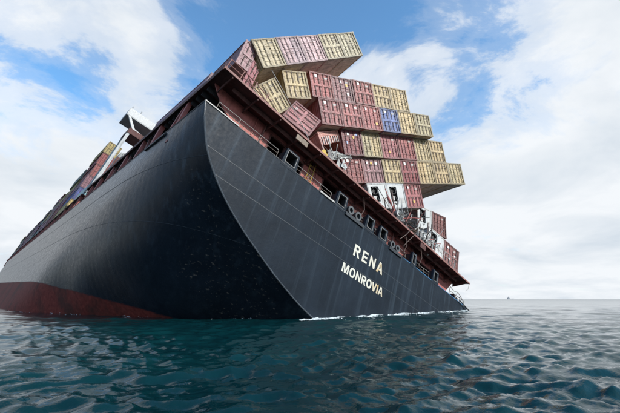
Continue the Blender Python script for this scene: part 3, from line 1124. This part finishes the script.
def container(M, color, label, style='door', L=12.19, group='containers stacked on the stern', placards=(), bars=None, parts=True):
    root = empty('shipping_container', M)
    tag(root, label, 'container', group)
    b, u = MESH[L]
    color = vary(color)
    obj('body', b, None, root, color)
    if not parts:
        return root
    obj('underframe', u, None, root)
    obj('door_frame', m_df, None, root, tuple(x * 0.55 for x in color) if style == 'door' else color)
    if style == 'door':
        ribbed = random.random() < 0.4
        dark = 1.0 if sum(color) < 0.75 else 0.0
        for k in (0, 1):
            d = obj('door', m_door2 if ribbed else m_door, None, root, vary(color, 0.07))
            d.location = (0.16 + k * (DW + 0.0), 0, 0)
            for j in (0.28, 0.74):
                lb = obj('locking_bar', m_bar2 if ribbed else m_bar, None, d, tuple(x * 0.45 for x in color))
                lb.location = (j * DW, 0, 0)
            if k == 1:
                cm = obj('code_marking', m_code, None, d, (0.55, 0.55, 0.52) if dark else (0.06, 0.05, 0.05))
                cm.location = (DW * 0.36, 0.066, Z0D + 1.88)
        for px, pz, pc in placards:
            p = obj('placard', m_plac, None, root, pc)
            p.location = (px, 0.034, pz)
    elif style == 'reefer':
        for n_, me in REEFER:
            obj(n_, me, None, root)
    return root


def row_pose(R, i, dy=0.0, dz=0.0, sp=2.48):
    t, (ax, ay) = R
    ax, ay = Vector(ax), Vector(ay)
    M = pose(ax, ay, Vector(t) + Vector((0, 0, CAMZ)))
    return M @ Matrix.Translation((sp * i, dy, dz))


ROW = {
    'D': ([3.286, 30.874, 10.416], [[0.8648, 0.4788, 0.1511], [-0.483, 0.8755, -0.0097]]),
    'C': ([3.247, 30.41, 13.045], [[0.8473, 0.5097, 0.1493], [-0.5135, 0.858, -0.015]]),
    'B': ([1.098, 28.586, 15.251], [[0.8572, 0.4916, 0.1536], [-0.4958, 0.8683, -0.0121]]),
    'A': ([0.264, 28.149, 17.774], [[0.86, 0.4873, 0.1515], [-0.4914, 0.8708, -0.0117]]),
    'E': ([7.905, 33.359, 8.579], [[0.8516, 0.5011, 0.1537], [-0.5052, 0.8629, -0.0138]]),
    'T': ([-3.835, 24.99, 18.392], [[0.7508, 0.466, 0.4682], [-0.5292, 0.8485, 0.0042]]),
    'F': ([11.427, 36.424, 7.446], [[0.8154, 0.5514, -0.1764], [-0.5681, 0.8207, -0.0604]]),
    'K': ([11.669, 34.881, 5.156], [[0.7556, 0.4297, -0.4943], [-0.5693, 0.8041, -0.1713]]),
    'H': ([-2.991, 23.937, 13.195], [[0.592, 0.4577, 0.6633], [-0.65, 0.7578, 0.0572]]),
    'I': ([-0.083, 24.875, 12.196], [[0.4042, 0.4487, 0.7971], [-0.47, 0.8495, -0.2399]]),
    'C0': ([1.438, 29.534, 12.314], [[0.8064, 0.4952, 0.3233], [-0.5102, 0.859, -0.0433]]),
    'A0': ([-1.934, 26.833, 16.794], [[0.8438, 0.4749, 0.2501], [-0.4974, 0.8669, 0.0321]]),
    'E0': ([5.884, 32.098, 8.152], [[0.845, 0.4961, 0.1997], [-0.5037, 0.8638, -0.0146]]),
}
W_, Y_, B_ = (0.7, 0.7, 0.68), (0.6, 0.38, 0.06), (0.25, 0.35, 0.6)
ORD = ['leftmost', 'second from left', 'third from left', 'fourth from left', 'fifth from left', 'sixth from left', 'rightmost']
PL_D1 = [(0.45, 2.0, W_), (1.0, 2.0, Y_), (1.6, 2.0, W_), (0.55, 1.2, W_)]
PL_C0 = [(0.7, 2.05, W_), (1.75, 2.05, B_), (1.35, 1.75, Y_), (0.4, 1.15, B_)]
PL_A1 = [(0.9, 2.0, W_), (1.55, 1.7, Y_), (1.6, 0.75, W_)]
PL_1 = [(0.55, 2.1, W_)]
PL_2 = [(0.45, 2.1, W_), (1.6, 0.6, Y_)]
rowspec = [
    ('T', 'topmost tipped tier', [(CREAM2, 'cream', ()), (PALE, 'pale pink', ()), (PALE, 'pale pink', ()), (CREAM2, 'cream', ()), (CREAM2, 'cream', ())]),
    ('A', 'second tier from the top', [(PINKR, 'pink-red', PL_1), (MAUVE, 'mauve', PL_A1), (REDBR, 'brownish red', PL_1), (CREAM, 'cream', ()), (CREAM, 'cream', ())]),
    ('B', 'tier holding the blue container', [(PINKR, 'pink-red', PL_1), (PINKR, 'pink-red', PL_1), (PINKR, 'pink-red', PL_2), (BLUE, 'blue', PL_1), (CREAM, 'cream', ()), (CREAM, 'cream', ())]),
    ('C', 'tier just below the blue container', [(DKRED, 'dark red', PL_C0), (CREAM, 'cream', ()), (PINKR, 'pink-red', [(0.9, 0.6, Y_)]), (REDBR, 'brownish red', ()), (CREAM, 'cream', ()), (CREAM, 'cream', ())]),
    ('D', 'long lower tier overhanging the sea side', [(REDBR, 'red', PL_1), (MAUVE, 'mauve', PL_D1), (CREAM, 'cream', ()), (DKRED, 'dark red', PL_1), (CREAM, 'cream', ()), (CREAM, 'cream', ()), (CREAM, 'cream', ())]),
]
for key, tier, specs in rowspec:
    n = len(specs)
    for i, (c, cn, pl) in enumerate(specs):
        where = 'rightmost' if i == n - 1 else ORD[i]
        container(row_pose(ROW[key], i, random.uniform(-0.05, 0.05)), c, '%s container, %s in the %s' % (cn, where, tier), placards=pl)
container(row_pose(ROW['A0'], 0), CREAM, 'cream container wedged below the tipped top tier, left of the pink-red one')
container(row_pose(ROW['H'], 0), CREAM, 'cream container fallen askew against the platform edge, left end of stern', L=6.06)
container(row_pose(ROW['I'], 0), (0.33, 0.15, 0.155), 'dusty pink container lying tilted on the platform edge beside the askew cream one', L=6.06)
container(row_pose(ROW['E0'], 0), WHITE, 'white refrigerated container half hidden by platform edge, below the mauve one', style='reefer')
container(row_pose(ROW['E'], 0), WHITE, 'white refrigerated container left of the red one under the long lower tier', style='reefer')
container(row_pose(ROW['E'], 1), PINKR, 'red container right of the white ones under the long lower tier', placards=[(0.45, 2.1, W_), (1.0, 0.55, Y_)])
container(row_pose(ROW['F'], 0), WHITE, 'white refrigerated container showing its grey side, upper of the leaning right end pair', style='reefer', L=6.06)
container(row_pose(ROW['F'], 1), BROWN, 'brown-red container beside the white one, upper at the right end of stern', L=6.06)
container(row_pose(ROW['K'], 0), WHITE, 'white refrigerated container on the deck edge, lower at the right end', style='reefer')
container(row_pose(ROW['K'], 1), BROWN, 'brown-red container on the deck edge, nearest the water at the right end', placards=[(0.6, 1.9, W_), (1.7, 1.4, W_), (0.9, 0.6, W_)])

# a door leaf torn off, standing in the corner below the crumpled container
def torn_leaf():
    ax = (AX_S * 0.9 + AX_F * 0.7).normalized()
    up = (AX_U - ax * 0.03).normalized()
    M = pose(ax, up.cross(ax), ship_pt(-14.55, 0.75, 3.40))
    root = empty('wreckage_piece', M)
    tag(root, 'torn pink container door leaf leaning in the platform corner below the crumpled container', 'wreckage')
    d = obj('door_leaf', m_door, None, root, (0.42, 0.20, 0.21))
    for j in (0.28, 0.74):
        obj('locking_bar', m_bar, None, d).location = (j * DW, 0, 0)


torn_leaf()

# the two port stack containers under the crumpled one
for lab, v0, w0, c in [('mauve container at deck level of the left edge stack', 8.3, 3.35, MAUVE), ('mauve container below the crumpled one in the left edge stack', 8.0, 6.05, (0.30, 0.2, 0.25))]:
    container(SHIP_M @ Matrix.Translation((-15.2, v0, w0)), c, lab)


def crumpled_container():
    """long mauve container whose right door corner is pushed in"""
    AX, AY = [0.998, -0.046, 0.053], [0.044, 0.998, 0.046]
    R = pose(AX, AY, (-14.54, 5.36, 8.85))
    root = empty('shipping_container', SHIP_M @ R)
    tag(root, 'long mauve container with crumpled door end at the upper left edge', 'container', 'containers stacked on the stern')
    c = vary((0.30, 0.165, 0.18))
    plan = [(0, 0.1), (1.2, 0.1), (1.55, 1.3), (2.44, 3.2), (2.44, 12.19), (0, 12.19)]
    body = MB()
    n = len(plan)
    prof = corr_wall(12.19, 0, 0, 0)
    vs, fs = [], []
    for y, o in prof:
        vs += [(0.05 + 0.036 * o, y, 0.16), (0.05 + 0.036 * o, y, CHT - 0.1)]
    body.add(vs, [(2 * i, 2 * i + 1, 2 * i + 3, 2 * i + 2) for i in range(len(prof) - 1)])
    body.add([(x, y, 0.12) for x, y in plan] + [(x, y, CHT - 0.03) for x, y in plan], [tuple(range(n))[::-1], tuple(range(n, 2 * n))])
    body.add([(x, y, z) for z in (0.12, CHT - 0.03) for x, y in plan[2:5]], [(0, 1, 4, 3), (1, 2, 5, 4)])
    body.add([(x, y, z) for z in (0.12, CHT - 0.03) for x, y in plan[4:6]], [(0, 1, 3, 2)])
    body.box((0, 0.16, 0), (0.12, 12.19, 0.155)).box((0, 0.16, CHT - 0.11), (0.12, 12.19, CHT))
    m = body.mesh('body')
    m.materials.append(M_PAINT)
    obj('body', m, None, root, c)
    fr = MB().box((0, 0, 0), (0.15, 0.16, CHT)).box((0.15, 0, 0), (1.24, 0.13, 0.15)).box((0.15, 0, CHT - 0.12), (1.24, 0.13, CHT))
    m = fr.mesh('door_frame')
    m.materials.append(M_PAINT)
    obj('door_frame', m, None, root, c)
    d = obj('door', m_door, None, root, c)
    d.location = (0.16, 0, 0)
    for j in (0.28, 0.74):
        obj('locking_bar', m_bar, None, d).location = (j * DW, 0, 0)


crumpled_container()


def torn_container():
    """pink-red container with the lower half of its doors ripped away"""
    root = empty('shipping_container', row_pose(ROW['C0'], 0))
    tag(root, 'pink-red container with lower doors torn off, behind the white sheet', 'container', 'containers stacked on the stern')
    c = vary((0.42, 0.19, 0.16))
    b, u = MESH[6.06]
    obj('body', b, None, root, c)
    obj('underframe', u, None, root)
    obj('door_frame', m_df, None, root, c)
    for k in (0, 1):
        up = MB()
        H0 = 1.32 + 0.12 * k
        up.box((0, 0.05, H0), (DW, 0.09, Z1D))
        for z in (1.75, 2.2):
            up.box((0, 0.02, z), (DW, 0.05, z + 0.08))
        d = obj('door', up.mesh('torn_door'), M_PAINT, root, c)
        d.location = (0.16 + k * DW, 0, 0)
        for j in (0.15, 0.4, 0.62, 0.85):
            MB().tube([(j * DW, 0.0, H0 + 0.02), (j * DW + 0.02, 0.0, 2.1)], 0.045, 6).build('locking_bar', M_TARP_GLINT, d)  # bars coloured white to stand in for sun glints
    MB().tube([(0.3, 0.1, 1.2), (1.0, 0.3, 0.5), (1.9, 0.15, 0.2)], 0.035, 6).build('bent_bar', M_BAR, root)


torn_container()

# containers ahead of the deckhouse, port column
PAL = [(0.30, 0.22, 0.07), (0.19, 0.035, 0.035), (0.21, 0.045, 0.045), (0.22, 0.10, 0.13), (0.05, 0.07, 0.24), (0.33, 0.26, 0.10), (0.2, 0.22, 0.2), (0.21, 0.15, 0.13)]
PALN = ['ochre', 'red', 'red', 'mauve', 'navy blue', 'ochre', 'grey green', 'brown']
TN = ['lowest', 'second', 'third', 'fourth', 'fifth', 'sixth']
BAYN = ['first', 'second', 'third', 'fourth', 'fifth', 'sixth', 'seventh', 'eighth', 'ninth', 'tenth', 'eleventh', 'twelfth']
tiers = [6, 5, 4, 5, 4, 5, 4, 5, 4, 5, 4, 4]
for b in range(12):
    v0 = 56.5 + 14.2 * b
    for k in range(tiers[b]):
        if b == 0:
            ci = [5, 4, 3, 2, 1, 0][k]
        else:
            ci = random.choice([1, 3, 5, 6, 7, 7, 3])
            if b == 5 and k == 4:
                ci = 0
        lean = random.uniform(-0.12, 0.12) if k < tiers[b] - 1 else random.uniform(-0.35, 0.3)
        M = SHIP_M @ Matrix.Translation((-16.0 + (0.6 if b > 10 else 0) + lean, v0, 3.12 + 2.63 * k))
        container(M, PAL[ci], '%s container in the %s tier of the %s bay ahead of the white deckhouse' % (PALN[ci], TN[k], BAYN[b]),
                  group='containers stacked ahead of the deckhouse', parts=(b < 2))

# ------------------------------------------------------------------ wreckage on the platform edge
def crumple(name, label, cat, M, sx_, sy_, amp, mat, seed, nx=22, ny=14, group=None, taper=0.0):
    r = np.random.default_rng(seed)
    fx = r.uniform(0.8, 8, 9)
    fy = r.uniform(0.8, 8, 9)
    ph = r.uniform(0, 6.28, (9, 3))
    mb = MB()
    for j in range(ny + 1):
        for i in range(nx + 1):
            a, b = i / nx, j / ny
            d = np.zeros(3)
            for q in range(9):
                s_ = abs(math.sin(fx[q] * a * 3 + ph[q, 0] + fy[q] * b * 3)) - 0.5
                d += s_ * np.array([math.sin(ph[q, 1]), math.cos(ph[q, 1] * 2), math.sin(ph[q, 2])]) * amp / (0.6 + 0.25 * q)
            wy = 1 - taper * a
            mb.v.append((a * sx_ + d[0] * 0.6, d[1], (b - 0.5) * sy_ * wy + d[2] * 0.6 * wy))
    for j in range(ny):
        for i in range(nx):
            k = j * (nx + 1) + i
            mb.f.append((k, k + 1, k + nx + 2, k + nx + 1))
    o = mb.build(name, mat)
    sm = o.modifiers.new('thickness', 'SOLIDIFY')
    sm.thickness = 0.02
    o.matrix_world = M
    tag(o, label, cat, group)
    return o


def at_ship(u, v, w, rx=0, ry=0, rz=0):
    from mathutils import Euler
    return SHIP_M @ (Matrix.Translation((u, v, w)) @ Euler((math.radians(rx), math.radians(ry), math.radians(rz))).to_matrix().to_4x4())


crumple('torn_sheet', 'white torn sheet flapping beneath the pink-red torn container', 'sheet', at_ship(-6.35, 0.9, 4.05, 0, -32, 0), 2.5, 0.85, 0.11, M_TARP_GLINT, 3, taper=0.85)
crumple('crumpled_panel', 'grey crumpled metal panel on platform edge below the white refrigerated container', 'wreckage', at_ship(4.2, 1.3, 4.5, 10, 5, 10), 2.2, 2.2, 0.42, M_CRUM, 5)
crumple('crumpled_panel', 'pale crumpled wrapping on platform edge left of the lower white refrigerated container', 'wreckage', at_ship(6.9, 0.8, 4.1, -5, 12, 0), 2.2, 1.7, 0.40, M_WRAP, 8)
crumple('crumpled_panel', 'small pale crumpled sheet at platform edge below the hanging lashing rods', 'wreckage', at_ship(2.9, 0.7, 3.8, 0, -20, 5), 0.9, 0.9, 0.3, M_REEF, 9)


def rods(name, label, pts, r, mat, cat='rod', group='loose lashing gear'):
    o = MB().tube([ship_pt(*p) for p in pts], r, 6).build(name, mat)
    tag(o, label, cat, group)
    return o


rods('lashing_rod', 'rusty lashing rod hanging between the two white refrigerated containers', [(2.6, 1.6, 6.6), (2.75, 1.1, 5.0), (3.0, 0.7, 3.2)], 0.07, M_BAR)
rods('lashing_rod', 'thick rusty twisted bar left of the hanging lashing rod', [(2.2, 1.5, 5.6), (2.0, 1.0, 4.9), (2.5, 0.8, 4.3), (2.1, 0.6, 3.4)], 0.13, M_RED)
rods('lashing_rod', 'thin rod leaning across the left white refrigerated container', [(0.6, 1.7, 5.9), (2.0, 0.9, 4.2), (2.7, 0.3, 3.2)], 0.03, M_DARK)
rods('lashing_rod', 'rust brown rod leaning on the pale crumpled wrapping', [(8.3, 0.9, 6.2), (7.9, 0.4, 3.1)], 0.05, M_BAR)
rods('lashing_rod', 'rust brown rod standing beside the lower white refrigerated container', [(9.0, 0.9, 6.4), (8.6, 0.3, 3.1)], 0.06, M_BAR)
rods('lashing_rod', 'pale rod slanting from the grey crumpled panel to platform edge', [(6.2, 0.6, 5.2), (5.7, 0.1, 3.3)], 0.05, M_GALV)
rods('lashing_wire', 'thin wire slanting across the tilted cream container at left', [(-13.3, 0.6, 6.1), (-9.5, 0.4, 4.0), (-8.6, 0.2, 3.1)], 0.02, M_GALV, 'wire')
rods('lashing_wire', 'slack brown cable hanging below the platform edge at the right', [(5.0, -0.12, 3.1), (4.1, -0.2, 2.0), (3.6, -0.1, 1.2), (4.0, 0.0, 0.6)], 0.03, M_BAR, 'cable')
rods('lashing_wire', 'second slack brown cable hanging below the platform edge nearer the centre', [(4.2, -0.12, 3.1), (3.5, -0.2, 2.2), (2.9, -0.1, 1.5)], 0.03, M_BAR, 'cable')
def tangle(label, u0, u1, w0, w1, n, seed):
    r = np.random.default_rng(seed)
    root = empty('wreckage_tangle', SHIP_M @ Matrix.Translation(((u0 + u1) / 2, 0.6, 3.1)))
    tag(root, label, 'wreckage')
    cu_ = (u0 + u1) / 2
    for k in range(n):
        a = np.array([r.uniform(u0, u1) - cu_, r.uniform(-0.55, 0.9), r.uniform(w0, w1) - 3.1])
        d = np.array([r.normal(0, 0.7), r.normal(0, 0.25), abs(r.normal(0.3, 0.8))])
        L = r.uniform(0.7, 2.2)
        d = d / np.linalg.norm(d) * L
        m_ = a + d * 0.5 + r.normal(0, 0.14, 3)
        a[1] = max(a[1], -0.55)
        MB().tube([a, m_, a + d], r.uniform(0.018, 0.05), 5).build('bent_rod', [M_BAR, M_GALV, M_RED, M_DARK, M_REEF][k % 5], root)
    for k in range(n // 3):
        a = np.array([r.uniform(u0, u1) - cu_, r.uniform(-0.3, 0.8), r.uniform(w0, (w0 + w1) / 2) - 3.1])
        p = [a + np.array(q) * r.uniform(0.7, 1.3) for q in ((0, 0, 0), (0.55, 0.1, 0.1), (0.75, 0.25, 0.5), (0.1, 0.05, 0.6))]
        p2 = [q + np.array([0, 0.03, 0]) for q in p]
        MB().add(p + p2, [(0, 1, 2), (0, 2, 3), (6, 5, 4), (7, 6, 4), (0, 4, 5, 1), (1, 5, 6, 2), (2, 6, 7, 3), (3, 7, 4, 0)]).build('torn_plate', [M_REEF, M_CRUM, M_DRED, M_WRAP][k % 4], root)


tangle('tangle of bent rods and torn plates below the white refrigerated containers', 1.8, 5.6, 3.1, 4.8, 26, 21)
tangle('tangle of bent rods and torn plates left of the lowest white refrigerated container', 5.8, 9.4, 3.1, 4.8, 26, 22)
tangle('tangle of bent rods beside the white torn sheet on the platform edge', -7.2, -4.4, 3.1, 4.2, 12, 23)
# bent railing along the right part of the platform edge
for k, u in enumerate(np.arange(6.0, 13.0, 1.1)):
    MB().tube([(u, -0.02, 3.08), (u + 0.12 * math.sin(k * 2.1), -0.05, 4.0)], 0.028, 6).build('rail_post', M_GALV, ship)
for h in (0.5, 0.92):
    MB().tube([(u, -0.04, 3.08 + h + 0.07 * math.sin(u * 2.3 + h)) for u in np.arange(6.0, 12.8, 0.55)], 0.022, 6).build('hand_rail', M_GALV, ship)

o = MB().box((-0.3, -0.1, 0), (0.3, 0.35, 0.22)).prism([(-0.2, 0.22), (0.2, 0.22), (0.08, 0.42), (-0.1, 0.42)], -0.05, 0.3).build('yellow_lamp', M_YEL)
o.matrix_world = at_ship(-7.3, 0.15, 3.1)
tag(o, 'small yellow lamp fitting on platform edge left of the white torn sheet', 'lamp')

# ------------------------------------------------------------------ foam at the waterline
def build_foam():
    mb = MB()
    r = np.random.default_rng(5)

    def flake(x, y, rad):
        n = 6
        ang = np.sort(r.uniform(0, 2 * math.pi, n))
        rr = rad * r.uniform(0.4, 1.2, n)
        xs = x + np.cos(ang) * rr * 1.5
        ys = y + np.sin(ang) * rr * 0.7
        zs = sea_height(np.append(xs, x), np.append(ys, y))
        vs = [(xs[i], ys[i], zs[i] + 0.012) for i in range(n)] + [(x, y, zs[-1] + 0.03 + rad * 0.25)]
        mb.add(vs, [(i, (i + 1) % n, n) for i in range(n)])
    # waterline of the transom
    def wl(u):
        w = (-C0.z - u * AX_S.z) / AX_U.z
        return ship_pt(u, 0, w)
    for k in range(4200):
        u = r.uniform(-4.6, 15.5)
        if math.sin(u * 1.7) + 0.7 * math.sin(u * 4.1 + 1) + r.normal(0, 0.5) < 0.2:
            continue
        p = wl(u)
        off = abs(r.normal(0, 0.12 + 0.22 * (0.5 + 0.5 * math.sin(u * 0.9 + 2)))) - 0.02
        q = p - AX_F * off
        flake(q.x, q.y, r.uniform(0.02, 0.10) * (1 - min(off, 0.5)))
    for k in range(2600):
        u = r.uniform(-4.4, 15.0)
        off = r.exponential(0.45)
        if math.sin(u * 1.1 + off * 2.0) + r.normal(0, 0.6) < 0.55:
            continue
        q = wl(u) - AX_F * off
        flake(q.x, q.y, r.uniform(0.006, 0.028))
    # small burst at the quarter where the shell edge dips under
    for k in range(600):
        p = wl(-4.3 + r.normal(0.4, 0.45)) - AX_F * abs(r.normal(0, 0.22))
        flake(p.x, p.y, r.uniform(0.02, 0.10))
    # waterline of the port shell
    npnt = GG.shape[1]
    for si in range(0, 44):
        pts = [ship_pt(-GG[si, k, 0], stations[si], GG[si, k, 1]) for k in range(npnt)]
        for a, b in zip(pts, pts[1:]):
            if a.z >= 0 > b.z:
                t = a.z / (a.z - b.z)
                p = a.lerp(b, t)
                for q in range(26):
                    if math.sin(p.x * 0.9) + 0.6 * math.sin(p.x * 2.7 + 1) + r.normal(0, 0.35) < 1.3:
                        continue
                    flake(p.x + r.normal(0, 0.5), p.y - abs(r.normal(0.1, 0.2)), r.uniform(0.015, 0.05))
                break
    o = mb.build('foam', M_FOAM, None, True)
    tag(o, 'white foam fringe washing along the ship at the waterline', 'foam', kind='stuff')


build_foam()

# ------------------------------------------------------------------ a ship far off on the horizon
D = 4200.0
dirx = (503.5 - 310) / 350.0
far = empty('distant_ship', Matrix.Translation((D * dirx, D, 0.0)) @ Matrix.Rotation(math.radians(8), 4, 'Z'))
tag(far, 'tiny grey ship far off on the horizon at right', 'ship')
m_far = weathered('far_grey_paint', (0.25, 0.28, 0.32), 0.0, 0.6)
MB().prism([(-38, 6), (-34, -1), (34, -1), (44, 8), (30, 6)], -6, 6).build('hull_side', m_far, far)
MB().box((-30, -5, 6), (-8, 5, 16)).box((-24, -4, 16), (-14, 4, 21)).build('superstructure', m_far, far)
MB().box((-20, -0.6, 21), (-18.8, 0.6, 32)).build('mast', m_far, far)
